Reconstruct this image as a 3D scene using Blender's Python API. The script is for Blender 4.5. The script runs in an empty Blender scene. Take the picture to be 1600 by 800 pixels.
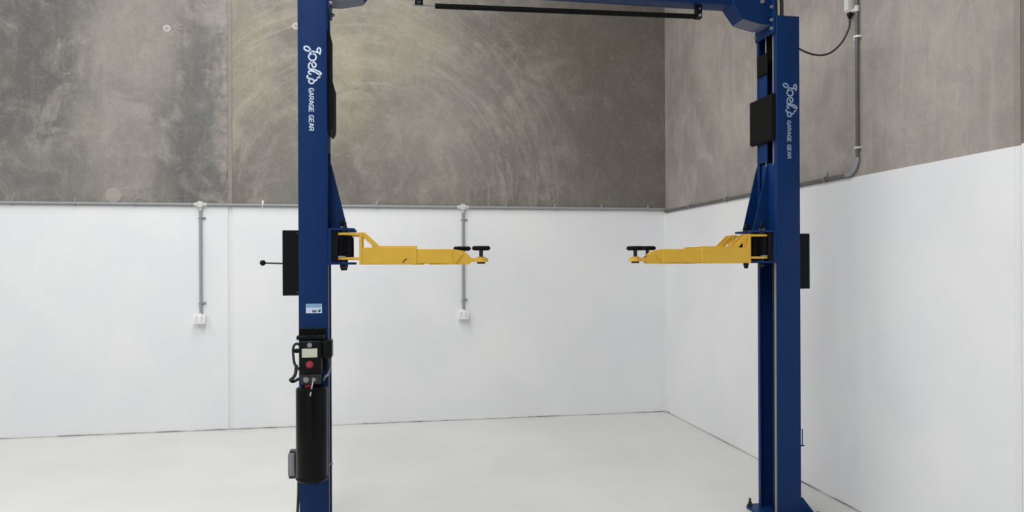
import bpy, bmesh, math, random
from mathutils import Vector, Matrix

random.seed(7)
sc = bpy.context.scene
col = sc.collection
PI = math.pi

# ------------------------------------------------------------------ camera
F_PX, YAW, HORIZON, ROLL, EYE = 1118.0, 0.1733, 415.9, -0.0041, 1.72
cam_d = bpy.data.cameras.new('camera')
cam = bpy.data.objects.new('camera', cam_d)
col.objects.link(cam)
cam_d.sensor_fit = 'HORIZONTAL'
cam_d.sensor_width = 36.0
cam_d.lens = 36.0 * F_PX / 1600.0
cam_d.shift_y = (HORIZON - 400.0) / 1600.0
cam_d.clip_start = 0.05
cam.matrix_world = (Matrix.Translation((0, 0, EYE)) @ Matrix.Rotation(-YAW, 4, 'Z')
                    @ Matrix.Rotation(PI / 2, 4, 'X') @ Matrix.Rotation(ROLL, 4, 'Z'))
sc.camera = cam

# ------------------------------------------------------------------ world, lights, exposure
w = bpy.data.worlds.new('world')
sc.world = w
w.use_nodes = True
bgn = w.node_tree.nodes['Background']
bgn.inputs[0].default_value = (0.88, 0.94, 1.0, 1)      # overcast daylight through the open front
bgn.inputs[1].default_value = 1.45

def area(name, loc, rot, sx, sy, watts, colr):
    d = bpy.data.lights.new(name, 'AREA')
    d.shape = 'RECTANGLE'; d.size = sx; d.size_y = sy; d.energy = watts; d.color = colr
    o = bpy.data.objects.new(name, d); col.objects.link(o)
    o.location = loc; o.rotation_euler = rot
    return o

# translucent roof sheets: long daylight strips set into the roof
area('roof_light', (-5.2, 2.6, 6.36), (0, 0, 0), 1.1, 8.5, 440, (0.985, 0.987, 1.0))
area('roof_light', (-0.9, 2.6, 6.36), (0, 0, 0), 1.1, 8.5, 640, (0.985, 0.987, 1.0))

vs = sc.view_settings
vs.view_transform = 'Standard'; vs.look = 'None'; vs.gamma = 1.0
vs.use_curve_mapping = False
vs.exposure = -0.74

# ------------------------------------------------------------------ room numbers (metres)
XC, YC = 3.236, 7.99          # right wall plane, back wall plane
ZP, ZQ = 2.363, 2.336         # top of the white paint on back and right wall
JX, JY = -1.633, 3.215        # panel joints
ROOM_H = 6.4
FY = 4.4226                   # front faces of the lift columns
CD, CW = 0.2616, 0.1711       # column depth (Y) and width (X)
XL, XR = -0.519, 2.581        # left edges of the columns

# ------------------------------------------------------------------ material helpers
def srgb(r, g, b):
    def c(v):
        v /= 255.0
        return v / 12.92 if v <= 0.04045 else ((v + 0.055) / 1.055) ** 2.4
    return (c(r), c(g), c(b), 1.0)

class NT:
    def __init__(s, name):
        s.m = bpy.data.materials.new(name); s.m.use_nodes = True
        s.t = s.m.node_tree; s.n = s.t.nodes; s.b = s.n['Principled BSDF']
    def node(s, typ, **kw):
        n = s.n.new(typ)
        for k, v in kw.items(): setattr(n, k, v)
        return n
    def link(s, a, b): s.t.links.new(a, b)
    def put(s, sock, v):
        if isinstance(v, bpy.types.NodeSocket): s.link(v, sock)
        else: sock.default_value = v
    def math(s, op, a, b=0.0, clamp=False):
        n = s.node('ShaderNodeMath', operation=op, use_clamp=clamp)
        s.put(n.inputs[0], a); s.put(n.inputs[1], b)
        return n.outputs[0]
    def noise(s, vec, scale, detail=4, rough=0.55, dist=0.0):
        n = s.node('ShaderNodeTexNoise')
        if vec is not None: s.link(vec, n.inputs['Vector'])
        n.inputs['Scale'].default_value = scale; n.inputs['Detail'].default_value = detail
        n.inputs['Roughness'].default_value = rough; n.inputs['Distortion'].default_value = dist
        return n.outputs['Fac']
    def ramp(s, fac, lo, hi):
        n = s.node('ShaderNodeMapRange')
        s.put(n.inputs[0], fac); n.inputs[1].default_value = lo; n.inputs[2].default_value = hi
        n.interpolation_type = 'SMOOTHSTEP'
        return n.outputs[0]
    def mix(s, fac, a, b):
        n = s.node('ShaderNodeMix', data_type='RGBA')
        s.put(n.inputs[0], fac); s.put(n.inputs[6], a); s.put(n.inputs[7], b)
        return n.outputs[2]
    def pos(s): return s.node('ShaderNodeNewGeometry').outputs['Position']
    def scaled(s, vec, sx, sy, sz):
        n = s.node('ShaderNodeVectorMath', operation='MULTIPLY')
        s.link(vec, n.inputs[0]); n.inputs[1].default_value = (sx, sy, sz)
        return n.outputs[0]
    def bump(s, h, strength, dist):
        n = s.node('ShaderNodeBump'); n.inputs['Strength'].default_value = strength
        n.inputs['Distance'].default_value = dist; s.link(h, n.inputs['Height'])
        s.link(n.outputs[0], s.b.inputs['Normal'])

def plain(name, c, rough=0.5, metal=0.0, var=0.06, scale=30.0, bump=0.0, coat=0.0, spec=0.5):
    """paint / plastic / metal with a little mottling"""
    t = NT(name); p = t.pos()
    f = t.noise(p, scale, 3)
    dark = tuple(x * (1 - var * 2) for x in c[:3]) + (1,)
    lite = tuple(min(1, x * (1 + var * 2)) for x in c[:3]) + (1,)
    t.link(t.mix(f, dark, lite), t.b.inputs['Base Color'])
    t.b.inputs['Roughness'].default_value = rough; t.b.inputs['Metallic'].default_value = metal
    t.b.inputs['Coat Weight'].default_value = coat
    t.b.inputs['Specular IOR Level'].default_value = spec
    if bump: t.bump(t.noise(p, scale * 4, 2), bump, 0.002)
    return t.m

M = {}
M['blue'] = plain('blue_enamel', srgb(11, 45, 94), 0.42, var=0.05, scale=6, spec=0.17)
M['yellow'] = plain('yellow_enamel', srgb(216, 172, 62), 0.5, var=0.05, scale=14, spec=0.3)
M['rubber'] = plain('black_rubber', srgb(17, 16, 16), 0.75, var=0.12, scale=60, bump=0.3, spec=0.13)
M['blackmetal'] = plain('black_powder_coat', srgb(15, 16, 20), 0.42, var=0.1, scale=40, spec=0.13)
M['blackgloss'] = plain('black_gloss_enamel', srgb(9, 9, 11), 0.28, var=0.1, scale=20, spec=0.13)
M['steel'] = plain('bare_steel', srgb(150, 150, 150), 0.38, 0.9, var=0.1, scale=50)
M['darksteel'] = plain('dark_oiled_steel', srgb(62, 60, 60), 0.42, 0.7, var=0.15, scale=50)
M['zinc'] = plain('zinc_grey', srgb(138, 140, 145), 0.5, 0.3, var=0.05)
M['solegrey'] = plain('blue_grey_primer', srgb(92, 97, 116), 0.5, var=0.12, scale=25)
M['greystrip'] = plain('grey_guide', srgb(128, 130, 136), 0.5, 0.1, var=0.05)
M['pvc'] = plain('grey_pvc', srgb(150, 151, 153), 0.5, var=0.03)
M['pvcdark'] = plain('dark_grey_pvc', srgb(96, 95, 93), 0.5, var=0.03)
M['whiteplastic'] = plain('white_plastic', srgb(236, 236, 234), 0.38, var=0.01)
M['offwhite'] = plain('offwhite_plastic', srgb(205, 205, 198), 0.45, var=0.02)
M['letter'] = plain('pale_lettering', srgb(205, 218, 238), 0.5, var=0.02)
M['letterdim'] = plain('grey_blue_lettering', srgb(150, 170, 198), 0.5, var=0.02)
M['red'] = plain('red_plastic', srgb(150, 44, 50), 0.4, var=0.05)
M['paper'] = plain('label_paper', srgb(200, 200, 180), 0.6, var=0.06, scale=60)
M['stickerblue'] = plain('sticker_blue', srgb(120, 166, 200), 0.45, var=0.05, scale=60)
M['stickerwhite'] = plain('sticker_white', srgb(205, 216, 236), 0.45, var=0.03)
M['stickerdark'] = plain('sticker_dark', srgb(46, 64, 84), 0.45, var=0.05)
M['sealant'] = plain('white_sealant', srgb(226, 226, 226), 0.55, var=0.02, scale=20, bump=0.4)
M['greysealant'] = plain('grey_sealant', srgb(142, 134, 126), 0.8, var=0.1, scale=12, bump=0.5)
M['plug'] = plain('mortar_plug', srgb(186, 181, 174), 0.85, var=0.06, scale=40)
M['plugdim'] = plain('mortar_plug_grey', srgb(160, 153, 145), 0.85, var=0.06, scale=40)
M['cable'] = plain('black_cable', srgb(38, 37, 36), 0.5, var=0.05)
M['ceil'] = plain('roof_lining', srgb(196, 196, 194), 0.8, var=0.02)

def white_wall():
    t = NT('white_wall_paint'); p = t.pos()
    a = t.noise(p, 1.3, 4); b = t.noise(p, 18, 4)
    c = t.mix(t.ramp(a, .35, .7), srgb(229, 229, 231), srgb(234, 234, 234))
    scuff = t.ramp(t.noise(t.scaled(p, 1, 1, .6), 3.1, 6, .7), .70, .82)
    c = t.mix(t.math('MULTIPLY', scuff, .35), c, srgb(208, 206, 205))
    t.link(c, t.b.inputs['Base Color'])
    t.b.inputs['Roughness'].default_value = .6
    t.bump(t.math('ADD', t.math('MULTIPLY', a, 1.0), t.math('MULTIPLY', b, .35)), .22, .02)
    return t.m
M['white'] = white_wall()

def concrete(name, dark, mid, lite, tint, mode, patches=()):
    """trowelled precast concrete: blotches, fine grain and tool marks"""
    t = NT(name); p = t.pos()
    sep = t.node('ShaderNodeSeparateXYZ'); t.link(p, sep.inputs[0])
    big = t.noise(p, .62, 5, .6, .5)
    med = t.noise(p, 2.6, 6, .68, .8)
    fine = t.noise(p, 22, 8, .8)
    grit = t.noise(t.scaled(p, 1, 1, .7), 7, 9, .78, 1.0)
    c = t.mix(t.ramp(big, .38, .60), dark, mid)
    c = t.mix(t.math('MULTIPLY', t.ramp(med, .45, .72), .6), c, lite)
    c = t.mix(t.math('MULTIPLY', t.ramp(med, .5, .30), .45), c, dark)
    if mode == 'arcs':
        dx = t.math('SUBTRACT', sep.outputs[0], -.31); dz = t.math('SUBTRACT', sep.outputs[2], 2.45)
        r = t.math('SQRT', t.math('ADD', t.math('MULTIPLY', dx, dx), t.math('MULTIPLY', dz, dz)))
        th = t.math('ARCTAN2', dz, dx)
        cmb = t.node('ShaderNodeCombineXYZ')
        t.link(t.math('MULTIPLY', r, 5.0), cmb.inputs[0]); t.link(t.math('MULTIPLY', th, 1.3), cmb.inputs[1])
        s1 = t.noise(cmb.outputs[0], 1.5, 7, .68, 1.2)
        ring = t.math('MULTIPLY', t.ramp(r, .5, 1.4), t.ramp(r, 3.2, 2.2))
        c = t.mix(t.math('MULTIPLY', t.math('MULTIPLY', t.ramp(s1, .48, .70), ring), .62), c, lite)
        c = t.mix(t.math('MULTIPLY', t.math('MULTIPLY', t.ramp(s1, .52, .32), ring), .5), c, dark)
        # yellowish cement bloom left of the middle of this panel
        yx = t.ramp(sep.outputs[0], 1.1, -.6); yz = t.ramp(sep.outputs[2], 2.6, 3.6)
        blo = t.math('MULTIPLY', t.math('MULTIPLY', yx, yz), t.ramp(t.noise(p, 1.7, 4), .34, .58))
        c = t.mix(t.math('MULTIPLY', blo, .55), c, tint)
        # browner, darker tone increasing towards the corner
        brown = t.math('MULTIPLY', t.ramp(t.math('ADD', sep.outputs[0], t.math('MULTIPLY', big, 1.6)), 2.0, 3.4), .7)
        c = t.mix(brown, c, srgb(104, 98, 90))
        streak = s1
    else:
        sv = t.noise(t.scaled(p, 5, 5, .8), 1.5, 5, .65, .7)
        k = .5 if mode == 'vertical' else .3
        c = t.mix(t.math('MULTIPLY', t.ramp(sv, .5, .72), k), c, lite)
        c = t.mix(t.math('MULTIPLY', t.ramp(sv, .48, .30), k), c, dark)
        if mode == 'blotch':
            band = t.math('MULTIPLY', t.ramp(sep.outputs[0], JX - .20, JX - .06), t.ramp(t.noise(p, 9, 6, .75), .40, .6))
            c = t.mix(t.math('MULTIPLY', band, .5), c, srgb(172, 162, 152))
        blo = t.ramp(t.noise(p, 1.4, 4, .6), .58, .74)
        c = t.mix(t.math('MULTIPLY', blo, .35), c, tint)
        streak = sv
    # stains and rubbed areas with a place of their own: (x, z, half width, half height, strength, colour)
    for cx, cz, rx, rz, k, pc in patches:
        u = t.math('DIVIDE', t.math('SUBTRACT', sep.outputs[0], cx), rx); v = t.math('DIVIDE', t.math('SUBTRACT', sep.outputs[2], cz), rz)
        d = t.math('SQRT', t.math('ADD', t.math('MULTIPLY', u, u), t.math('MULTIPLY', v, v)))
        d = t.math('ADD', d, t.math('MULTIPLY', t.math('SUBTRACT', med, .5), 2.4))
        c = t.mix(t.math('MULTIPLY', t.ramp(d, 1.25, .35), k), c, pc)
    spk = t.noise(p, 55, 4, .8)
    c = t.mix(t.math('MULTIPLY', t.ramp(spk, .54, .70), .30), c, lite)
    c = t.mix(t.math('MULTIPLY', t.ramp(spk, .46, .30), .30), c, dark)
    c = t.mix(t.math('MULTIPLY', t.ramp(fine, .5, .74), .22), c, lite)
    c = t.mix(t.math('MULTIPLY', t.ramp(fine, .5, .28), .3), c, dark)
    c = t.mix(t.math('MULTIPLY', t.ramp(grit, .50, .74), .34), c, lite)
    c = t.mix(t.math('MULTIPLY', t.ramp(grit, .50, .28), .4), c, dark)
    pits = t.ramp(t.noise(p, 60, 2), .66, .72)
    c = t.mix(t.math('MULTIPLY', pits, .35), c, dark)
    t.link(c, t.b.inputs['Base Color'])
    t.b.inputs['Roughness'].default_value = .68
    t.b.inputs['Specular IOR Level'].default_value = .3
    h = t.math('ADD', t.math('MULTIPLY', streak, .6), t.math('ADD', t.math('MULTIPLY', fine, .3), med))
    t.bump(h, .6, .014)
    return t.m
M['conc_left'] = concrete('concrete_blotchy', srgb(108, 106, 102), srgb(140, 136, 130), srgb(172, 165, 157), srgb(166, 160, 140), 'blotch',
    ((-3.65, 3.75, .55, .80, .60, srgb(94, 92, 89)), (-3.1, 4.45, .45, .35, .45, srgb(98, 98, 94)), (-2.55, 4.05, .55, .75, .6, srgb(166, 158, 150)),
     (-2.02, 3.35, .20, 1.05, .62, srgb(98, 98, 95)), (-2.75, 3.15, .50, .45, .45, srgb(162, 156, 148)), (-3.5, 2.75, .60, .35, .40, srgb(104, 102, 99)),
     (-2.05, 2.62, .32, .28, .5, srgb(94, 92, 90)), (-2.75, 2.6, .5, .22, .35, srgb(152, 146, 138))))
M['conc_mid'] = concrete('concrete_swirled', srgb(112, 108, 101), srgb(134, 130, 122), srgb(166, 160, 149), srgb(174, 165, 140), 'arcs',
    ((-1.42, 3.95, .28, .75, .40, srgb(168, 162, 136)), (-1.15, 2.85, .45, .55, .45, srgb(118, 115, 110)), (.10, 4.15, .75, .50, .40, srgb(172, 163, 138)),
     (.55, 3.45, .65, .70, .35, srgb(150, 147, 141)), (2.1, 4.2, .9, .55, .45, srgb(112, 103, 88)), (2.55, 3.2, .55, .9, .40, srgb(100, 96, 91))))
M['conc_right'] = concrete('concrete_streaked', srgb(146, 139, 133), srgb(166, 158, 151), srgb(182, 174, 166), srgb(176, 168, 152), 'vertical')
M['conc_far'] = concrete('concrete_grey_green', srgb(112, 110, 103), srgb(126, 124, 116), srgb(140, 137, 128), srgb(138, 134, 120), 'vertical')

def epoxy():
    t = NT('grey_epoxy_floor'); p = t.pos()
    a = t.noise(p, .8, 4); b = t.noise(p, 7, 3)
    c = t.mix(t.ramp(a, .35, .65), srgb(206, 206, 202), srgb(213, 213, 209))
    t.link(c, t.b.inputs['Base Color'])
    t.b.inputs['Roughness'].default_value = .27
    t.b.inputs['Specular IOR Level'].default_value = .42
    return t.m
M['floor'] = epoxy()

def seam_mat():
    t = NT('floor_seam'); p = t.pos()
    f = t.ramp(t.noise(p, 2.3, 4, .7), .36, .62)
    t.link(t.mix(f, srgb(120, 118, 114), srgb(206, 204, 200)), t.b.inputs['Base Color'])
    t.b.inputs['Roughness'].default_value = .7
    return t.m
M['seam'] = seam_mat()

# ------------------------------------------------------------------ mesh helpers (all take world coordinates)
def box(bm, x0, x1, y0, y1, z0, z1, bev=0.0, seg=1):
    if x0 > x1: x0, x1 = x1, x0
    if y0 > y1: y0, y1 = y1, y0
    r = bmesh.ops.create_cube(bm, size=1.0)
    vv = r['verts']
    bmesh.ops.scale(bm, vec=(x1 - x0, y1 - y0, z1 - z0), verts=vv)
    bmesh.ops.translate(bm, vec=((x0 + x1) / 2, (y0 + y1) / 2, (z0 + z1) / 2), verts=vv)
    if bev:
        es = list({e for v in vv for e in v.link_edges})
        bmesh.ops.bevel(bm, geom=es, offset=bev, segments=seg, affect='EDGES', profile=.5)

def cyl(bm, c0, c1, r0, r1=None, n=20):
    r1 = r0 if r1 is None else r1
    a, b = Vector(c0), Vector(c1); d = b - a
    r = bmesh.ops.create_cone(bm, cap_ends=True, segments=n, radius1=r0, radius2=r1, depth=d.length)
    q = Vector((0, 0, 1)).rotation_difference(d.normalized())
    bmesh.ops.transform(bm, matrix=Matrix.Translation((a + b) / 2) @ q.to_matrix().to_4x4(), verts=r['verts'])

def lathe(bm, cx, cy, prof, n=32):
    rings = []
    for r, z in prof:
        if r < 1e-6: rings.append([bm.verts.new((cx, cy, z))])
        else: rings.append([bm.verts.new((cx + r * math.cos(2 * PI * k / n), cy + r * math.sin(2 * PI * k / n), z)) for k in range(n)])
    for a, b in zip(rings, rings[1:]):
        for k in range(n):
            q = [a[k % len(a)], a[(k + 1) % len(a)], b[(k + 1) % len(b)], b[k % len(b)]]
            q2 = []
            for v in q:
                if v not in q2: q2.append(v)
            if len(q2) > 2: bm.faces.new(q2)

def prism_y(bm, pts, y0, y1):
    """polygon in XZ extruded along Y"""
    a = [bm.verts.new((x, y0, z)) for x, z in pts]; b = [bm.verts.new((x, y1, z)) for x, z in pts]
    n = len(pts)
    bm.faces.new(a); bm.faces.new(b[::-1])
    for k in range(n): bm.faces.new([a[k], b[k], b[(k + 1) % n], a[(k + 1) % n]])

def prism_z(bm, pts, z0, z1):
    a = [bm.verts.new((x, y, z0)) for x, y in pts]; b = [bm.verts.new((x, y, z1)) for x, y in pts]
    n = len(pts)
    bm.faces.new(a); bm.faces.new(b[::-1])
    for k in range(n): bm.faces.new([a[k], b[k], b[(k + 1) % n], a[(k + 1) % n]])

def smooth_path(pts, sub=6):
    P = [Vector(p) for p in pts]
    if len(P) < 3: return P
    out = []
    for i in range(len(P) - 1):
        p0 = P[max(i - 1, 0)]; p1 = P[i]; p2 = P[i + 1]; p3 = P[min(i + 2, len(P) - 1)]
        for k in range(sub):
            t = k / sub
            out.append(.5 * ((2 * p1) + (p2 - p0) * t + (2 * p0 - 5 * p1 + 4 * p2 - p3) * t * t + (3 * p1 - p0 - 3 * p2 + p3) * t ** 3))
    out.append(P[-1])
    return out

def tube(bm, pts, r, n=10, smooth=True, sub=6):
    P = smooth_path(pts, sub) if smooth else [Vector(p) for p in pts]
    rings = []; up = None
    for i, p in enumerate(P):
        t = (P[min(i + 1, len(P) - 1)] - P[max(i - 1, 0)]).normalized()
        if up is None:
            up = t.orthogonal().normalized()
        up = (up - t * up.dot(t)).normalized(); s = t.cross(up)
        rings.append([bm.verts.new(p + r * (math.cos(2 * PI * k / n) * up + math.sin(2 * PI * k / n) * s)) for k in range(n)])
    for a, b in zip(rings, rings[1:]):
        for k in range(n): bm.faces.new([a[k], a[(k + 1) % n], b[(k + 1) % n], b[k]])
    bm.faces.new(rings[0][::-1]); bm.faces.new(rings[-1])

def stroke(bm, pts, width, y, smooth=True):
    """flat printed stroke in an XZ plane at depth y: one mitred ribbon with rounded ends"""
    P = [Vector((a, 0, b)) for a, b in pts]
    if smooth: P = smooth_path(P, 5)
    P = [p for i, p in enumerate(P) if i == 0 or (p - P[i - 1]).length > 1e-6]
    h = width / 2; L, R = [], []
    for i, p in enumerate(P):
        d0 = (p - P[i - 1]).normalized() if i else None
        d1 = (P[i + 1] - p).normalized() if i < len(P) - 1 else None
        d0 = d0 or d1; d1 = d1 or d0
        n0 = Vector((-d0.z, 0, d0.x)); n1 = Vector((-d1.z, 0, d1.x))
        m = n0 + n1
        m = n0 if m.length < .2 else m.normalized()
        k = h / max(m.dot(n0), .6)
        L.append(p + m * k); R.append(p - m * k)
    da = (P[0] - P[1]).normalized(); db = (P[-1] - P[-2]).normalized()
    def cap(c, d, side):
        return [c + (side * math.cos(q) + d * math.sin(q)) * h for q in (PI / 4, PI / 2, 3 * PI / 4)]
    Lv = [bm.verts.new((p.x, y, p.z)) for p in L]; Rv = [bm.verts.new((p.x, y, p.z)) for p in R]
    for i in range(len(P) - 1): bm.faces.new([Lv[i], Lv[i + 1], Rv[i + 1], Rv[i]])
    c0 = [bm.verts.new((p.x, y, p.z)) for p in cap(P[0], da, (R[0] - L[0]).normalized())]
    bm.faces.new([Rv[0]] + c0[::-1] + [Lv[0]])
    c1 = [bm.verts.new((p.x, y, p.z)) for p in cap(P[-1], db, (L[-1] - R[-1]).normalized())]
    bm.faces.new([Lv[-1]] + c1[::-1] + [Rv[-1]])

ORIG = {}
def obj(name, bm, mat, parent=None, smooth=False, normals=True):
    """one mesh object, origin at its base centre, parented to a thing or part"""
    if normals: bmesh.ops.recalc_face_normals(bm, faces=bm.faces[:])
    xs = [v.co.x for v in bm.verts]; ys = [v.co.y for v in bm.verts]; zs = [v.co.z for v in bm.verts]
    c = Vector(((min(xs) + max(xs)) / 2, (min(ys) + max(ys)) / 2, min(zs)))
    bmesh.ops.translate(bm, vec=-c, verts=bm.verts[:])
    me = bpy.data.meshes.new(name); bm.to_mesh(me); bm.free()
    for m in (mat if isinstance(mat, list) else [mat]): me.materials.append(M[m])
    if smooth:
        for p in me.polygons: p.use_smooth = True
        try: me.set_sharp_from_angle(angle=math.radians(40))
        except Exception: pass
    o = bpy.data.objects.new(name, me); col.objects.link(o)
    if parent is not None:
        o.parent = parent; o.location = c - ORIG[parent]
    else:
        o.location = c
    ORIG[o] = c
    return o

def thing(name, label, cat, loc, group=None):
    o = bpy.data.objects.new(name, None); col.objects.link(o)
    o.empty_display_size = .1; o.location = loc; ORIG[o] = Vector(loc)
    return tag(o, label, cat, group)

def tag(o, label, cat, group=None):
    o['label'] = label; o['category'] = cat
    if group: o['group'] = group
    return o

def struct(o, label, cat):
    o['kind'] = 'structure'; o['label'] = label; o['category'] = cat
    return o

def N(): return bmesh.new()
def part(name, mat, parent, fn, *a, smooth=False, **k):
    bm = N(); fn(bm, *a, **k)
    return obj(name, bm, mat, parent, smooth)

# ================================================================== THE ROOM
bm = N(); box(bm, -9.2, XC + .4, -6.2, YC + .4, -.15, 0)
struct(obj('floor', bm, 'floor'), 'glossy pale grey epoxy floor', 'floor')
bm = N(); box(bm, -9.2, XC + .4, -6.2, YC + .4, ROOM_H, ROOM_H + .15)
struct(obj('ceiling', bm, 'ceil'), 'pale roof lining high above', 'ceiling')
bm = N(); box(bm, -9.2, -9.0, -6.2, YC, 0, ROOM_H)
struct(obj('wall_left', bm, 'ceil'), 'pale side wall beyond the left edge of the view', 'wall')
# front wall behind the viewpoint with a wide open doorway, daylight comes in here
bm = N(); box(bm, -0.6, XC + .4, -6.2, -6.0, 0, ROOM_H); box(bm, -9.0, -0.6, -6.2, -6.0, 5.2, ROOM_H)
struct(obj('wall_front', bm, 'ceil'), 'front wall with a wide open doorway', 'wall')

def split_panel(bm, axis, a0, a1, plane, thick, zsplit, ch=.006):
    """precast panel with chamfered vertical edges; faces below zsplit get slot 1 (paint)"""
    if axis == 'x': prof = [(a0, plane + thick), (a0, plane + ch), (a0 + ch, plane), (a1 - ch, plane), (a1, plane + ch), (a1, plane + thick)]
    else: prof = [(plane + thick, a0), (plane + ch, a0), (plane, a0 + ch), (plane, a1 - ch), (plane + ch, a1), (plane + thick, a1)]
    rows = [[bm.verts.new((x, y, z)) for x, y in prof] for z in (0.0, zsplit, ROOM_H)]
    n = len(prof)
    for i in range(2):
        for k in range(n):
            f = bm.faces.new([rows[i][k], rows[i][(k + 1) % n], rows[i + 1][(k + 1) % n], rows[i + 1][k]])
            f.material_index = 1 if i == 0 else 0
    bm.faces.new(rows[0][::-1]); bm.faces.new(rows[2])

bm = N(); box(bm, -9.2, XC + .4, YC + .12, YC + .3, 0, ROOM_H)
wb = struct(obj('wall_back', bm, 'conc_left'), 'back wall of bare concrete above white paint', 'wall')
bm = N(); split_panel(bm, 'x', -9.0, JX - .020, YC, .12, ZP)
p1 = obj('concrete_panel', bm, ['conc_left', 'white'], wb)
bm = N(); split_panel(bm, 'x', JX + .020, XC + .1, YC, .12, ZP)
p2 = obj('concrete_panel', bm, ['conc_mid', 'white'], wb)
bm = N(); box(bm, JX - .021, JX + .021, YC + .002, YC + .1, ZP, ROOM_H)
obj('joint_sealant', bm, 'greysealant', wb)
bm = N(); box(bm, JX - .021, JX + .021, YC + .011, YC + .1, 0, ZP)
obj('joint_sealant', bm, 'sealant', wb)

bm = N(); box(bm, XC + .12, XC + .3, -6.0, YC + .1, 0, ROOM_H)
wr = struct(obj('wall_right', bm, 'conc_right'), 'side wall of bare concrete above white paint, on the right', 'wall')
bm = N(); split_panel(bm, 'y', JY + .014, YC + .05, XC, .12, ZQ)
p3 = obj('concrete_panel', bm, ['conc_right', 'white'], wr)
bm = N(); split_panel(bm, 'y', -6.0, JY - .014, XC + .004, .12, ZQ + .008)
obj('concrete_panel', bm, ['conc_far', 'white'], wr)
bm = N(); box(bm, XC + .006, XC + .1, JY - .015, JY + .015, ZQ, ROOM_H)
obj('joint_sealant', bm, 'greysealant', wr)
bm = N(); box(bm, XC + .006, XC + .1, JY - .015, JY + .015, 0, ZQ)
obj('joint_sealant', bm, 'sealant', wr)

# sealed seams where the floor meets the walls, and the painted bead in the corner
bm = N(); box(bm, -9.0, XC, YC - .007, YC, 0, .010, .003)
struct(obj('trim_1', bm, 'seam'), 'thin sealed seam along the foot of the back wall', 'trim')
bm = N(); box(bm, XC - .007, XC, -6.0, YC, 0, .010, .003)
struct(obj('trim_2', bm, 'seam'), 'thin sealed seam along the foot of the right wall', 'trim')
bm = N(); cyl(bm, (XC, YC, .0), (XC, YC, ZQ), .012, n=12)
struct(obj('trim_3', bm, 'sealant', smooth=True), 'white sealant bead in the painted corner', 'trim')

# filled lifting points cast into the panels
def plug(x, z, r, parent, mat='plug'):
    bm = N(); cyl(bm, (x, YC + .02, z), (x, YC - .002, z), r, n=24)
    obj('filled_anchor', bm, mat, parent)
    if mat == 'plug':
        bm = N(); cyl(bm, (x, YC, z), (x, YC - .0035, z), r * .45, n=20)
        obj('anchor_centre', bm, 'plugdim', parent)
plug(-2.255, 4.222, .038, p1)
plug(-.955, 4.315, .038, p2)
plug(-2.779, 2.47, .078, p1, 'plugdim')
bm = N()
for a0, l in ((55, .085), (28, .10), (2, .09), (-42, .10), (-98, .09), (-80, .05)):
    a = math.radians(a0); ox, oz = -2.195, 4.222
    stroke(bm, [(ox + .012 * math.cos(a), oz + .012 * math.sin(a)), (ox + l * math.cos(a), oz + l * math.sin(a))], .009, YC - .002, False)
obj('chalk_mark', bm, 'plugdim', p1, normals=False)

# ================================================================== CONDUITS AND SOCKETS ON THE WALLS
PIPE = .0155
def saddle_x(parent, x, z, mat='pvc'):
    """pipe saddle on a horizontal run along the back wall"""
    bm = N()
    tube(bm, [(x, YC - .001, z + PIPE + .004), (x, YC - .022, z + PIPE + .004), (x, YC - .036, z), (x, YC - .022, z - PIPE - .004), (x, YC - .001, z - PIPE - .004)], .006, 6, False)
    box(bm, x - .011, x + .011, YC - .012, YC, z + PIPE, z + PIPE + .034, .003)
    cyl(bm, (x, YC - .012, z + PIPE + .022), (x, YC - .018, z + PIPE + .022), .006, n=10)
    return obj('pipe_saddle', bm, mat, parent)

zc = ZP + .018
run = thing('wall_conduit', 'long grey conduit running level along the back wall above the white paint', 'conduit', (-1.0, YC - .018, zc))
bm = N(); cyl(bm, (-8.9, YC - .018, zc), (XC - .012, YC - .018, zc), PIPE, n=14)
obj('pipe', bm, 'pvc', run, smooth=True)
for x in (-3.72, -3.14, -2.57, -.74, -.10, 1.33, 1.90, 2.456, 3.02): saddle_x(run, x, zc)
saddle_x(run, -1.30, zc, 'whiteplastic')

def tee(x, parent, mat):
    bm = N(); cyl(bm, (x, YC - .002, zc), (x, YC - .045, zc), .036, n=24)
    o = obj('junction_box', bm, mat, parent, smooth=True)
    bm = N(); cyl(bm, (x, YC - .044, zc), (x, YC - .050, zc), .030, n=24)
    obj('lid', bm, mat, o, smooth=True)
    bm = N()
    for s in (-1, 1): cyl(bm, (x + s * .030, YC - .018, zc), (x + s * .062, YC - .018, zc), .020, n=14)
    cyl(bm, (x, YC - .018, zc - .030), (x, YC - .018, zc - .062), .020, n=14)
    obj('socket_collar', bm, mat, o, smooth=True)
tee(-1.925, run, 'offwhite')
tee(.841, run, 'offwhite')

def drop(x, label):
    t = thing('drop_conduit', label, 'conduit', (x, YC - .018, 1.222), 'conduits dropping to the sockets')
    bm = N(); cyl(bm, (x, YC - .018, 1.222), (x, YC - .018, zc - .05), PIPE, n=14)
    obj('pipe', bm, 'pvc', t, smooth=True)
    for z in (2.24, 1.345):
        bm = N()
        tube(bm, [(x - PIPE - .004, YC - .001, z), (x - PIPE - .004, YC - .022, z), (x, YC - .037, z), (x + PIPE + .004, YC - .022, z), (x + PIPE + .004, YC - .001, z)], .006, 6, False)
        box(bm, x + PIPE, x + PIPE + .034, YC - .012, YC, z - .011, z + .011, .003)
        cyl(bm, (x + PIPE + .02, YC - .012, z), (x + PIPE + .02, YC - .018, z), .006, n=10)
        obj('pipe_saddle', bm, 'pvc', t)
    return t
drop(-1.925, 'grey conduit dropping down the white wall left of the lift, beside the panel joint')
drop(.841, 'grey conduit dropping down the white wall behind the lift arm pads')

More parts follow.
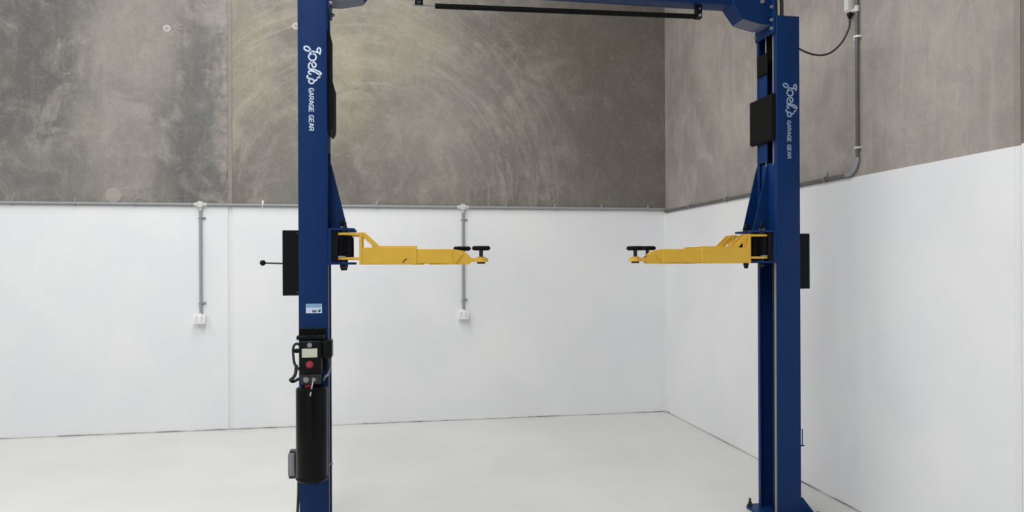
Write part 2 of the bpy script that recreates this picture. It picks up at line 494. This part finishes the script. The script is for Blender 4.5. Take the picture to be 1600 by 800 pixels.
def outlet(x, z, label):
    t = thing('power_socket', label, 'power socket', (x, YC, z - .045), 'double power sockets on the back wall')
    bm = N(); box(bm, x - .057, x + .057, YC - .058, YC, z - .045, z + .045, .006, 2); obj('back_box', bm, 'whiteplastic', t, smooth=True)
    bm = N(); box(bm, x - .060, x + .060, YC - .070, YC - .056, z - .048, z + .046, .004, 2)
    fp = obj('face_plate', bm, 'whiteplastic', t, smooth=True)
    for s in (-1, 1):
        bm = N(); box(bm, x + s * .026 - .008, x + s * .026 + .008, YC - .075, YC - .068, z + .012, z + .034, .002)
        obj('rocker_switch', bm, 'offwhite', fp)
        bm = N()
        for dx, ang in ((-.009, .5), (.009, -.5)):
            stroke(bm, [(x + s * .027 + dx - .004 * math.sin(ang), z - .012), (x + s * .027 + dx + .004 * math.sin(ang), z - .003)], .003, YC - .0705, False)
        stroke(bm, [(x + s * .027, z - .030), (x + s * .027, z - .021)], .003, YC - .0705, False)
        obj('socket_slots', bm, 'pvcdark', fp, normals=False)
    bm = N(); cyl(bm, (x, YC - .018, z + .043), (x, YC - .018, z + .062), .021, n=14); obj('collar', bm, 'whiteplastic', t, smooth=True)
    return t
outlet(-1.932, 1.178, 'white double power socket on the back wall, left of the lift')
outlet(.838, 1.180, 'white double power socket on the back wall, below the lift arm pads')

# conduit on the right wall: level run from the corner, elbow, vertical run
ZR = ZQ + .020
XP = XC - .018
t = thing('wall_conduit', 'grey conduit with an elbow climbing the concrete right wall', 'conduit', (XP, 4.474, ZR))
bm = N()
pts = [(XP, YC - .03, ZR), (XP, 4.60, ZR)]
for k in range(0, 7):
    a = k / 6 * PI / 2
    pts.append((XP, 4.584 - .11 * math.sin(a), ZR + .11 - .11 * math.cos(a)))
pts += [(XP, 4.474, 3.3), (XP, 4.474, ROOM_H - .05)]
tube(bm, pts, .0115, 14, False)
obj('pipe', bm, 'pvcdark', t, smooth=True)
bm = N(); tube(bm, [p for p in pts[1:9]], .015, 14, False)
obj('elbow', bm, 'pvc', t, smooth=True)
def saddle_v(y, z, mat):
    bm = N()
    tube(bm, [(XC - .001, y - .021, z), (XC - .022, y - .021, z), (XC - .037, y, z), (XC - .022, y + .021, z), (XC - .001, y + .021, z)], .008, 6, False)
    box(bm, XC - .012, XC, y + .016, y + .05, z - .013, z + .013, .003)
    cyl(bm, (XC - .012, y + .036, z), (XC - .018, y + .036, z), .006, n=10)
    obj('pipe_saddle', bm, mat, t)
saddle_v(4.474, 3.300, 'whiteplastic'); saddle_v(4.474, 2.530, 'offwhite')
for y in (7.27, 6.43, 5.5, 4.85):
    bm = N()
    tube(bm, [(XC - .001, y, ZR + .019), (XC - .022, y, ZR + .019), (XC - .036, y, ZR), (XC - .022, y, ZR - .019), (XC - .001, y, ZR - .019)], .006, 6, False)
    box(bm, XC - .012, XC, y - .011, y + .011, ZR + .016, ZR + .05, .003)
    obj('pipe_saddle', bm, 'pvc', t)
iso = thing('isolator_box', 'pale grey isolator box on the right wall, feeding the black cable to the lift', 'isolator', (XC - .03, 4.555, 3.475))
bm = N(); box(bm, XC - .046, XC, 4.520, 4.570, 3.488, 3.62, .005, 2); obj('body', bm, 'offwhite', iso, smooth=True)
bm = N(); box(bm, XC - .053, XC - .045, 4.523, 4.567, 3.50, 3.61, .003); obj('cover', bm, 'offwhite', iso)
bm = N(); cyl(bm, (XC - .026, 4.538, 3.489), (XC - .026, 4.538, 3.468), .019, n=12); cyl(bm, (XC - .026, 4.538, 3.468), (XC - .026, 4.538, 3.448), .014, .010, n=12)
obj('cable_gland', bm, 'blackmetal', iso)
bm = N(); cyl(bm, (XC - .018, 4.522, 3.495), (XC - .018, 4.474, 3.495), .012, n=12); cyl(bm, (XC - .018, 4.474, 3.475), (XC - .018, 4.474, 3.515), .016, n=14)
obj('pipe_coupling', bm, 'offwhite', iso, smooth=True)

# ================================================================== THE TWO-POST LIFT
lift = thing('two_post_lift', 'blue two-post vehicle lift with yellow swing arms, standing on the grey floor', 'vehicle lift', ((XL + XR + CW) / 2, FY + CD / 2, 0))
TOP = 3.397
T = .008

JOEL = [  # script lettering traced as strokes, units of the lettering block (across, down)
    [(322, 172), (322, 128), (345, 103), (370, 120), (372, 165), (360, 212)],
    [(362, 190), (300, 176), (225, 166), (170, 164), (128, 146), (113, 112), (138, 88), (178, 96), (204, 130), (216, 175), (196, 225)],
    [(243, 205), (200, 222), (186, 262), (204, 305), (246, 318), (288, 302), (302, 262), (286, 220), (243, 205)],
    [(236, 318), (232, 360), (244, 412), (272, 434), (298, 405), (288, 362), (244, 345), (200, 368), (184, 418), (196, 462), (238, 478)],
    [(200, 462), (262, 470), (330, 492), (374, 520), (376, 545), (345, 545), (285, 512), (225, 494), (190, 500), (186, 530), (222, 552)],
    [(352, 580), (356, 596), (322, 604)],
    [(174, 572), (160, 596), (172, 618), (206, 622), (250, 638), (268, 668), (252, 698), (218, 706), (192, 686), (190, 656), (212, 634)],
    [(262, 654), (298, 652), (318, 630)],
]
GLY = {  # capitals as strokes on a 1 x 1 cell, x across, y up
    'G': [[(.95, .92), (.72, 1), (.30, 1), (.04, .74), (.04, .26), (.30, 0), (.95, 0), (.95, .44), (.62, .44)]],
    'A': [[(0, 0), (.28, .8), (.5, 1), (.72, .8), (1, 0)], [(.17, .30), (.83, .30)]],
    'R': [[(.04, 0), (.04, 1), (.7, 1), (.94, .8), (.94, .62), (.7, .42), (.04, .42)], [(.5, .42), (.96, 0)]],
    'E': [[(.92, 1), (.04, 1), (.04, 0), (.92, 0)], [(.04, .5), (.8, .5)]],
}
def lettering(parent, x0, z0, mat):
    y = FY - .0010
    bm = N()
    for k, s in enumerate(JOEL): stroke(bm, [(x0 + a / 10.52 * .00386, z0 - b / 10.52 *   .00377) for a, b in s], .0092, y - .0003 * k)
    obj('script_lettering', bm, mat, parent, normals=False)
    zt = z0 - .2815; xb = x0 + .0700; hgt = .0240; adv = .0244; wd = .0186; i = 0
    for word in ('GARAGE', 'GEAR'):
        bm = N()
        for ch in word:
            for k, s in enumerate(GLY[ch]):
                stroke(bm, [(xb + v * hgt, zt - i * adv - u * wd) for u, v in s], .0052, y - .0003 * k, False)
            i += 1
        i += .6
        obj('capital_lettering', bm, mat, parent, normals=False)

def column(x0, inner, mat_letter, lx, lz):
    """C-shaped post; inner = +1 when the open side faces +X"""
    xo, xi = (x0, x0 + CW) if inner > 0 else (x0 + CW, x0)
    s = inner
    pr = [(xo, FY), (xi, FY), (xi, FY + .034), (xi - s * T, FY + .034), (xi - s * T, FY + T), (xo + s * T, FY + T),
          (xo + s * T, FY + CD - T), (xi - s * T, FY + CD - T), (xi - s * T, FY + CD - .034), (xi, FY + CD - .034), (xi, FY + CD), (xo, FY + CD)]
    bm = N(); prism_z(bm, pr, .018, TOP)
    vert = [e for e in bm.edges if abs(e.verts[0].co.z - e.verts[1].co.z) > 1 and (abs(e.verts[0].co.y - FY) < 1e-5 or abs(e.verts[0].co.y - FY - CD) < 1e-5)]
    bmesh.ops.bevel(bm, geom=vert, offset=.006, segments=3, affect='EDGES', profile=.5)
    c = obj('column', bm, 'blue', lift, smooth=True)
    # base plate with cut corners, gussets and anchor bolts
    bx0, bx1 = min(xo - s * .12, xi + s * .08), max(xo - s * .12, xi + s * .08)
    y0, y1 = FY - .09, FY + CD + .05; k = .03
    bm = N(); prism_z(bm, [(bx0 + k, y0), (bx1 - k, y0), (bx1, y0 + k), (bx1, y1 - k), (bx1 - k, y1), (bx0 + k, y1), (bx0, y1 - k), (bx0, y0 + k)], 0, .020)
    bp = obj('base_plate', bm, 'blue', c)
    for yy in (FY + .002, FY + CD - .012):
        bm = N(); prism_y(bm, [(xo, .02), (xo, .150), (xo - s * .010, .150), (xo - s * .105, .030), (xo - s * .105, .02)], yy, yy + .010)
        obj('base_gusset', bm, 'blue', c)
    for yy in (FY - .055, FY + CD + .025):
        for xx in (xi + s * .050, xo - s * .085):
            bm = N(); cyl(bm, (xx, yy, .02), (xx, yy, .026), .019, n=16); cyl(bm, (xx, yy, .026), (xx, yy, .043), .013, n=6); cyl(bm, (xx, yy, .043), (xx, yy, .068), .008, n=10)
            obj('anchor_bolt', bm, 'darksteel', c)
    # steel ropes inside and the grey guide strip along the mouth below the carriage
    for yy in (FY + .068, FY + .162):
        bm = N(); cyl(bm, (xi - s * .016, yy, 2.40), (xi - s * .016, yy, TOP + .02), .0055, n=8)
        obj('steel_rope', bm, 'zinc', c, smooth=True)
    bm = N(); box(bm, xi, xi + s * .004, FY + .010, FY + .034, .05, 1.735, .001)
    obj('guide_strip', bm, 'greystrip', c)
    bm = N(); box(bm, xi - s * .010, xi - s * .002, FY + .128, FY + CD - .010, 2.43, 3.10, .001); obj('rope_cover', bm, 'blue', c)
    bm = N(); box(bm, xi - s * .150, xi - s * .050, FY + .040, FY + CD - .012, 3.06, 3.36, .002); obj('shade_box', bm, 'blackmetal', c)  # black box added so the rope opening reads as interior shadow
    bm = N(); cyl(bm, (xi - s * .075, FY + .105, .02), (xi - s * .075, FY + .105, 1.74), .046, n=24); obj('shade_cylinder', bm, 'blackmetal', c, smooth=True)  # dark cylinder added to stand in for shade inside the column
    lettering(c, lx, lz, mat_letter)
    return c

colL = column(XL, 1, 'letter', -.5225, 3.0700)
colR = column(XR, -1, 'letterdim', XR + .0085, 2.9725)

# small things fixed to the columns
bm = N(); box(bm, -.476, -.384, FY - .0015, FY, 1.444, 1.499)
st = obj('warning_sticker', bm, 'stickerwhite', colL)
st['label'] = 'pale blue and white sticker'
def pr(name, mat, pts):
    bm = N(); bm.faces.new([bm.verts.new((x, FY - .0022, z)) for x, z in pts]); obj(name, bm, mat, colL, normals=False)
pr('sticker_band', 'stickerblue', [(-.474, 1.478), (-.386, 1.478), (-.386, 1.497), (-.474, 1.497)])
pr('sticker_print', 'stickerdark', [(-.440, 1.449), (-.420, 1.449), (-.414, 1.462), (-.424, 1.462), (-.431, 1.456), (-.434, 1.466), (-.438, 1.464)])
pr('sticker_print', 'stickerdark', [(-.408, 1.450), (-.398, 1.449), (-.391, 1.455), (-.391, 1.465), (-.397, 1.467), (-.408, 1.456)])
bm = N()
tube(bm, [(XR + CW, FY + .02, .605), (XR + CW + .020, FY + .02, .605), (XR + CW + .020, FY + .02, .498), (XR + CW, FY + .02, .498)], .004, 8, False)
box(bm, XR + CW, XR + CW + .034, FY + .012, FY + .028, .492, .498)
obj('hose_guide', bm, 'blue', colR)

# door guard pads of black rubber
def guard(c, x, s, th, y0, y1, z0, z1, taper):
    a, b = x, x + s * th
    bm = N(); prism_y(bm, [(a, z0), (a, z1), (a + s * th * .6, z1), (b, z1 - taper), (b, z0 + taper), (a + s * th * .6, z0)], y0, y1)
    bmesh.ops.bevel(bm, geom=bm.edges[:], offset=.003, segments=1, affect='EDGES')
    obj('door_guard', bm, 'rubber', c)
xiL, xiR = XL + CW, XR
guard(colL, xiL, 1, .031, FY + .028, FY + CD + .055, 2.545, 2.875, .035)
guard(colL, xiL, 1, .015, FY + .028, FY + CD - .01, 2.885, 3.150, .01)
guard(colR, xiR, -1, .030, FY + .012, FY + CD + .045, 2.562, 2.878, .01)
guard(colR, xiR, -1, .012, FY + .100, FY + CD - .025, 3.035, 3.180, .004)

# latch covers on the outer sides, release handle on the left one
def cover(xo, s, z0, z1):
    bm = N(); box(bm, xo, xo - s * .098, FY + .045, FY + .215, z0, z1, .004, 2)
    o = obj('latch_cover', bm, 'blackmetal', lift)
    for z in (z0 + .02, z1 - .02):
        bm = N(); cyl(bm, (xo - s * .012, FY + .046, z), (xo - s * .012, FY + .038, z), .007, n=6)
        obj('bolt', bm, 'darksteel', o)
    return o
cvL = cover(XL, 1, 1.548, 1.942)
cvR = cover(XR + CW, -1, 1.558, 1.935)
bm = N(); cyl(bm, (XL - .095, FY + .09, 1.742), (XL - .215, FY + .09, 1.746), .0055, n=10)
obj('release_handle', bm, 'darksteel', cvL, smooth=True)
bm = N(); bmesh.ops.create_uvsphere(bm, u_segments=18, v_segments=12, radius=.0175)
bmesh.ops.translate(bm, vec=(XL - .218, FY + .09, 1.746), verts=bm.verts[:])
obj('handle_knob', bm, 'blackgloss', cvL, smooth=True)

# ------------------------------------------------------------------ carriages
YA, YB = FY + .050, FY + .262           # centre lines of the front and rear swing arms
ZT, ZB = 1.941, 1.748                   # carriage bracket plates
def carriage(xi, s):
    """sliding block inside the column with bracket plates towards the middle"""
    bm = N(); box(bm, xi - s * .135, xi - s * .012, FY + .038, FY + CD - .038, 1.745, 2.42, .004)
    c = obj('carriage', bm, 'blue', lift)
    bm = N(); box(bm, xi - s * .01, xi + s * .020, FY + .006, FY + .306, ZB - .014, ZT + .012, .003); obj('back_plate', bm, 'blue', c)
    for z in (ZT, ZB - .014):
        e = .158; y0, y1 = FY + .004, FY + .312
        bm = N(); prism_z(bm, [(xi + s * .016, y0), (xi + s * (e - .035), y0), (xi + s * e, y0 + .03), (xi + s * e, y0 + .08), (xi + s * .105, FY + .13), (xi + s * .105, FY + .19),
                               (xi + s * e, y1 - .08), (xi + s * e, y1 - .03), (xi + s * (e - .035), y1), (xi + s * .016, y1)], z, z + .014)
        obj('bracket_plate', bm, 'blue', c)
    for yy in (FY + .132, FY + .272):
        bm = N(); prism_y(bm, [(xi - s * .012, ZT + .014), (xi - s * .012, 2.42), (xi + s * .004, 2.365), (xi + s * .100, ZT + .030), (xi + s * .100, ZT + .014)], yy, yy + .010)
        obj('gusset', bm, 'blue', c)
    bm = N(); box(bm, xi + s * .019, xi + s * .058, FY + .016, FY + .300, ZB + .001, ZT - .001, .002); obj('restraint_housing', bm, 'blackmetal', c)
    for k, yy in enumerate((YA, YB)):
        px = xi + s * .086
        bm = N(); cyl(bm, (px, yy, ZB - .036), (px, yy, ZT + .026), .0185, n=20); obj('pivot_pin', bm, 'darksteel', c, smooth=True)
        bm = N(); lathe(bm, px, yy, [(0, ZB - .050), (.012, ZB - .050), (.014, ZB - .046), (.014, ZB - .028), (.019, ZB - .024), (.019, ZB - .014), (0, ZB - .014)], 18)
        obj('pin_nut', bm, 'blackmetal', c, smooth=True)
        bm = N(); lathe(bm, px - s * .004, yy, [(0, ZT + .014), (.009, ZT + .014), (.009, ZT + .034), (.014, ZT + .036), (.014, ZT + .060), (.009, ZT + .066), (0, ZT + .066)], 16)
        obj('lock_knob', bm, 'blackmetal', c, smooth=True)
        bm = N(); box(bm, px - s * .012, px + s * .004, yy - .018, yy - .008, ZT + .014, ZT + .026); obj('retaining_clip', bm, 'zinc', c)
        # toothed arm restraint between the plates
        g = []; n = 22
        for i in range(n * 2):
            rr = .040 if i % 2 else .047
            g.append((px + s * .008 + rr * math.cos(PI * i / n), yy + .012 + rr * math.sin(PI * i / n)))
        bm = N(); prism_z(bm, g, ZB + .030, ZT - .032); obj('restraint_gear', bm, 'blackmetal', c)
        bm = N(); cyl(bm, (px - s * .006, yy - .012, ZB + .030), (px - s * .006, yy - .012, ZB + .038), .030, n=22); obj('washer', bm, 'zinc', c, smooth=True)
    return c
carriage(xiL, 1)
carriage(xiR, -1)

# ------------------------------------------------------------------ swing arms
def swing_arm(xi, s, yc, ext, padz, ang, wid=.078):
    """s = direction of the arm along X; ext = how far the inner tube is drawn out; ang = swing about the pin"""
    px = xi + s * .086
    rot = Matrix.Translation((px, yc, 0)) @ Matrix.Rotation(ang, 4, 'Z') @ Matrix.Translation((-px, -yc, 0))
    def P(u): return px + s * u
    def mk(name, mat, par, build, smooth=False):
        bm = N(); build(bm); bmesh.ops.transform(bm, matrix=rot, verts=bm.verts[:])
        return obj(name, bm, mat, par, smooth)
    h = wid / 2
    def sleeve(bm): box(bm, P(.112), P(.445), yc - h, yc + h, 1.734, 1.838, .003)
    a = mk('swing_arm', 'yellow', lift, sleeve)
    def top(bm): box(bm, P(.175), P(.448), yc - h + .008, yc + h - .008, 1.837, 1.847, .002)
    mk('top_plate', 'yellow', a, top)
    for z0, z1 in ((1.913, 1.927), (1.764, 1.778)):
        def lug(bm, z0=z0, z1=z1):
            pts = [(P(.112), yc - h), (P(.112), yc + h), (P(.02), yc + h)]
            for k in range(1, 8):
                q = PI / 2 + k * PI / 8
                pts.append((P(.0 + .040 * math.cos(q)), yc + h * math.sin(q)))
            pts.append((P(.02), yc - h))
            prism_z(bm, pts, z0, z1)
        mk('pivot_lug', 'yellow', a, lug)
    def endp(bm): box(bm, P(.098), P(.116), yc - h - .003, yc + h + .003, 1.734, 1.930, .002)
    mk('end_plate', 'yellow', a, endp)
    for yy in (yc - h + .002, yc + h - .014):
        def brace(bm, yy=yy):
            prism_y(bm, [(P(.114), 1.928), (P(.132), 1.928), (P(.220), 1.846), (P(.220), 1.836), (P(.192), 1.836), (P(.114), 1.908)], yy, yy + .012)
        mk('brace', 'yellow', a, brace)
    e0 = .668 + ext
    def inner(bm): box(bm, P(.40), P(e0), yc - h + .006, yc + h - .006, 1.739, 1.829, .003)
    mk('inner_tube', 'yellow', a, inner)
    def runner(bm): box(bm, P(.52 + ext), P(.60 + ext), yc - h + .012, yc + h - .012, 1.732, 1.740, .001)
    mk('stop_plate', 'yellow', a, runner)
    def tip(bm):
        prism_y(bm, [(P(e0 - .004), 1.732), (P(e0 - .004), 1.828), (P(e0 + .065), 1.817), (P(e0 + .112), 1.778), (P(e0 + .112), 1.742), (P(e0 + .095), 1.732)], yc - h + .010, yc + h - .010)
    mk('tip_block', 'yellow', a, tip)
    def rib(bm):
        prism_y(bm, [(P(e0 + .010), 1.745), (P(e0 + .022), 1.745), (P(e0 + .062), 1.800), (P(e0 + .052), 1.805)], yc - h + .004, yc - h + .012)
    mk('weld_rib', 'yellow', a, rib)
    pc = e0 + .180
    def tongue(bm):
        pts = [(P(e0 + .09), yc - .030), (P(pc - .03), yc - .030)]
        for k in range(0, 9):
            q = -PI / 2 + k * PI / 8
            pts.append((P(pc + .043 * math.cos(q)), yc + .043 * math.sin(q)))
        pts += [(P(pc - .03), yc + .030), (P(e0 + .09), yc + .030)]
        prism_z(bm, pts, 1.748, 1.772)
    mk('tongue', 'yellow', a, tongue)
    def scr(bm):
        cyl(bm, (P(pc), yc, 1.738), (P(pc), yc, padz), .0125, n=16); cyl(bm, (P(pc), yc, 1.736), (P(pc), yc, 1.748), .026, n=18)
    mk('pad_screw', 'darksteel', a, scr, True)
    def collar(bm): cyl(bm, (P(pc), yc, 1.772), (P(pc), yc, 1.780), .026, n=18)
    mk('screw_collar', 'yellow', a, collar, True)
    def pad(bm):
        lathe(bm, P(pc), yc, [(0, padz), (.048, padz), (.055, padz + .005), (.0575, padz + .012), (.0565, padz + .021), (.050, padz + .027), (0, padz + .028)], 36)
    mk('lifting_pad', 'rubber', a, pad, True)
    return a
armL = swing_arm(xiL, 1, YA, 0.0, 1.820, 0.0)
bm = N(); stroke(bm, [(.098, 1.744), (.104, 1.756), (.120, 1.768)], .006, YA - .0400)
obj('paint_chip', bm, 'darksteel', armL, normals=False)
swing_arm(xiL, 1, YB, -.098, 1.823, 0.0)
swing_arm(xiR, -1, YA, .045, 1.820, 0.0)
swing_arm(xiR, -1, YB, -.118, 1.826, 0.0)

# ------------------------------------------------------------------ crossbeam, end plates, hoses, safety bar
YM = FY + CD / 2
bm = N(); box(bm, xiL + .01, xiR - .01, YM - .065, YM + .065, 3.474, 3.640, .006, 2)
beam = obj('crossbeam', bm, 'blue', lift, smooth=True)
for xi, s in ((xiL, 1), (xiR, -1)):
    bm = N(); prism_y(bm, [(xi + s * .012, 3.352), (xi + s * .075, 3.352), (xi + s * .212, 3.382), (xi + s * .285, 3.478), (xi + s * .285, 3.62), (xi + s * .012, 3.62)], YM - .078, YM + .078)
    bmesh.ops.bevel(bm, geom=[e for e in bm.edges], offset=.003, segments=1, affect='EDGES')
    o = obj('haunch', bm, 'blue', beam)
    bm = N(); prism_y(bm, [(xi + s * .014, 3.3505), (xi + s * .075, 3.3505), (xi + s * .210, 3.3800), (xi + s * .211, 3.3760), (xi + s * .075, 3.3455), (xi + s * .014, 3.3455)], YM - .074, YM + .074); obj('sole_plate', bm, 'solegrey', beam)
    bm = N(); box(bm, xi + s * .001, xi + s * .013, FY + .006, FY + CD - .004, 3.285, 3.66, .002)
    obj('end_plate', bm, 'blue', beam)
    for z in (3.315, 3.372, 3.46):
        for yy in (FY + .024, FY + CD - .024):
            bm = N(); cyl(bm, (xi + s * .013, yy, z), (xi + s * .024, yy, z), .0115, n=6); cyl(bm, (xi + s * .024, yy, z), (xi + s * .030, yy, z), .007, n=8)
            obj('bolt', bm, 'zinc', beam)
    bm = N(); cyl(bm, (xi + s * .075, YM - .078, 3.50), (xi + s * .075, YM - .092, 3.50), .014, n=6); obj('bolt', bm, 'zinc', beam)
for k, (dx, yy) in enumerate(((.035, FY + .068), (.079, FY + .068))):
    bm = N()
    tube(bm, [(xiR + dx, yy, 3.36), (xiR + dx, yy, 3.53), (xiR + dx - .02, yy, 3.64), (xiR - .08, yy, 3.69), (1.2, YM - .03 + .05 * k, 3.665), (xiL + .08, yy, 3.69), (xiL - dx + .02, yy, 3.64), (xiL - dx, yy, 3.53), (xiL - dx, yy, 3.36)], .0125, 10)
    obj('hydraulic_hose', bm, 'cable', lift, smooth=True)

ya = YM
bm = N(); cyl(bm, (.309, ya, 3.372), (2.070, ya, 3.404), .0165, n=16)
bar = obj('safety_bar', bm, 'rubber', lift, smooth=True)
bar['label'] = 'black padded overhead shut-off bar'
bm = N(); box(bm, 2.064, 2.104, ya - .022, ya + .022, 3.388, 3.478, .003); obj('bar_bracket', bm, 'blackmetal', bar)
bm = N(); cyl(bm, (2.084, ya - .022, 3.404), (2.084, ya - .034, 3.404), .010, n=8); cyl(bm, (2.084, ya - .022, 3.45), (2.084, ya - .03, 3.45), .007, n=8); obj('pivot_bolt', bm, 'zinc', bar)
bm = N(); cyl(bm, (.165, ya, 3.372), (.32, ya, 3.3725), .0045, n=8); obj('bar_rod', bm, 'zinc', bar)
bm = N(); box(bm, .182, .192, ya - .02, ya + .02, 3.374, 3.478); box(bm, .222, .232, ya - .02, ya + .02, 3.374, 3.478); box(bm, .182, .232, ya - .02, ya + .02, 3.374, 3.382); box(bm, .182, .232, ya - .02, ya + .02, 3.398, 3.44)
obj('limit_switch', bm, 'blackmetal', bar)

# ------------------------------------------------------------------ hydraulic power unit on the left column
def pu():
    yf = FY - .15
    bm = N(); box(bm, -.500, -.376, FY - .145, FY - .02, 1.098, 1.292, .010, 3)
    u = obj('power_unit', bm, 'blackmetal', lift, smooth=True)
    u['label'] = 'black hydraulic power unit with a long reservoir'
    bm = N(); box(bm, XL + .002, XL + CW - .012, FY - .012, FY, 1.10, 1.355, .002); box(bm, XL, XL + CW - .016, FY - .11, FY - .012, 1.296, 1.318, .002)
    for xx in (XL + .012, XL + .040, XL + .105, XL + .135): cyl(bm, (xx, FY - .012, 1.337), (xx, FY - .022, 1.337), .010, n=6)
    obj('mounting_bracket', bm, 'blackmetal', u)
    bm = N(); box(bm, -.462, -.405, FY - .118, FY - .105, 1.300, 1.320); obj('terminal_cover', bm, 'blackmetal', u)
    bm = N(); cyl(bm, (-.441, FY - .144, 1.268), (-.441, FY - .151, 1.268), .014, n=18); obj('hex_plug', bm, 'zinc', u, smooth=True)
    bm = N(); box(bm, -.484, -.398, FY - .1475, FY - .144, 1.197, 1.248, .001); np_ = obj('rating_plate', bm, 'paper', u)
    np_['label'] = 'cream rating label'
    bm = N(); cyl(bm, (-.441, FY - .144, 1.157), (-.441, FY - .156, 1.157), .021, n=22); cyl(bm, (-.441, FY - .156, 1.157), (-.441, FY - .163, 1.157), .017, .014, n=22)
    b = obj('push_button', bm, 'red', u, smooth=True); b['label'] = 'red push button'
    bm = N(); box(bm, -.378, -.318, FY - .120, FY - .010, 1.186, 1.290, .008, 2); obj('capacitor_box', bm, 'blackmetal', u, smooth=True)
    bm = N(); box(bm, -.494, -.385, FY - .130, FY - .03, 1.036, 1.100, .004); obj('valve_block', bm, 'darksteel', u)
    for xx, r in ((-.462, .018), (-.418, .014)):
        bm = N(); cyl(bm, (xx, FY - .13, 1.068), (xx, FY - .142, 1.068), r, n=6); cyl(bm, (xx, FY - .142, 1.068), (xx, FY - .150, 1.068), r * .7, n=14)
        obj('hydraulic_fitting', bm, 'steel', u)
    bm = N(); tube(bm, [(-.372, FY - .07, 1.05), (-.358, FY - .09, 1.075), (-.340, FY - .08, 1.09), (-.334, FY - .03, 1.14), (-.338, FY + .004, 1.19)], .007, 8); obj('hydraulic_line', bm, 'zinc', u, smooth=True)
    bm = N(); cyl(bm, (-.450, FY - .135, 1.020), (-.450, FY - .150, 1.016), .020, n=20); o = obj('filler_cap', bm, 'red', u, smooth=True)
    bm = N(); cyl(bm, (-.421, FY - .135, 1.075), (-.432, FY - .215, .985), .0045, n=8); obj('release_lever', bm, 'steel', u, smooth=True)
    cx, cy, R = -.4330, FY - .110, .0905
    bm = N(); lathe(bm, cx, cy, [(0, 1.024), (R - .02, 1.024), (R - .004, 1.018), (R, 1.008), (R, .492), (R - .004, .482), (R - .014, .476), (0, .474)], 48)
    r = obj('reservoir', bm, 'blackgloss', u, smooth=True); r['label'] = 'long black cylindrical oil reservoir'
    bm = N(); lathe(bm, cx, cy, [(R + .001, .490), (R + .003, .494), (R + .003, .500), (R + .001, .504)], 48); obj('reservoir_band', bm, 'blackmetal', u, smooth=True)
    bm = N(); cyl(bm, (cx + R - .01, FY - .03, .545), (cx + R + .020, FY - .03, .545), .008, n=8); obj('drain_plug', bm, 'zinc', u)
    bm = N(); tube(bm, [(-.498, FY - .10, 1.262), (-.520, FY - .11, 1.275), (-.537, FY - .11, 1.25), (-.536, FY - .11, 1.20), (-.530, FY - .11, 1.16), (-.515, FY - .11, 1.135), (-.500, FY - .10, 1.12)], .0075, 10); obj('power_lead', bm, 'cable', u, smooth=True)
    bm = N(); tube(bm, [(-.522, FY - .10, 1.15), (-.526, FY - .10, 1.10), (-.540, FY - .10, 1.075), (-.556, FY - .09, 1.062), (-.545, FY - .06, 1.048), (-.515, FY - .05, 1.06), (-.495, FY - .06, 1.07)], .0095, 10); obj('power_lead', bm, 'cable', u, smooth=True)
    bm = N(); cyl(bm, (-.500, FY - .10, 1.232), (-.520, FY - .10, 1.232), .013, n=12); bmesh.ops.create_uvsphere(bm, u_segments=12, v_segments=8, radius=.014, matrix=Matrix.Translation((-.521, FY - .10, 1.232))); obj('cable_gland', bm, 'blackmetal', u, smooth=True)
pu()

bm = N(); box(bm, -.583, -.545, FY - .012, FY + .030, .478, .612, .004, 2)
lim = obj('limit_switch_box', bm, 'zinc', lift, smooth=True)
bm = N(); box(bm, -.578, -.530, FY - .008, FY + .034, .462, .480, .003); box(bm, -.574, XL, FY - .002, FY + .04, .610, .628, .003); obj('clamp', bm, 'darksteel', lim)
bm = N(); box(bm, -.546, XL, FY - .004, FY + .036, .470, .618, .002); obj('mounting_plate', bm, 'darksteel', lim)
bm = N(); tube(bm, [(-.527, FY + .03, .47), (-.528, FY + .03, .36), (-.536, FY + .03, .20), (-.545, FY + .03, .05), (-.548, FY + .03, .022)], .008, 8); obj('lead', bm, 'cable', lim, smooth=True)

# black cable looping from the isolator to the right column
bm = N()
tube(bm, [(XC - .026, 4.538, 3.450), (XC - .030, 4.545, 3.38), (XC - .075, 4.56, 3.285), (XC - .15, 4.57, 3.215), (XC - .235, 4.575, 3.192), (XC - .33, 4.575, 3.205), (XC - .42, 4.57, 3.24), (XR + CW + .0075, 4.57, 3.266)], .0065, 10)
tag(obj('power_cable', bm, 'cable', smooth=True), 'thin black cable sagging from the wall isolator to the right lift column', 'cable')
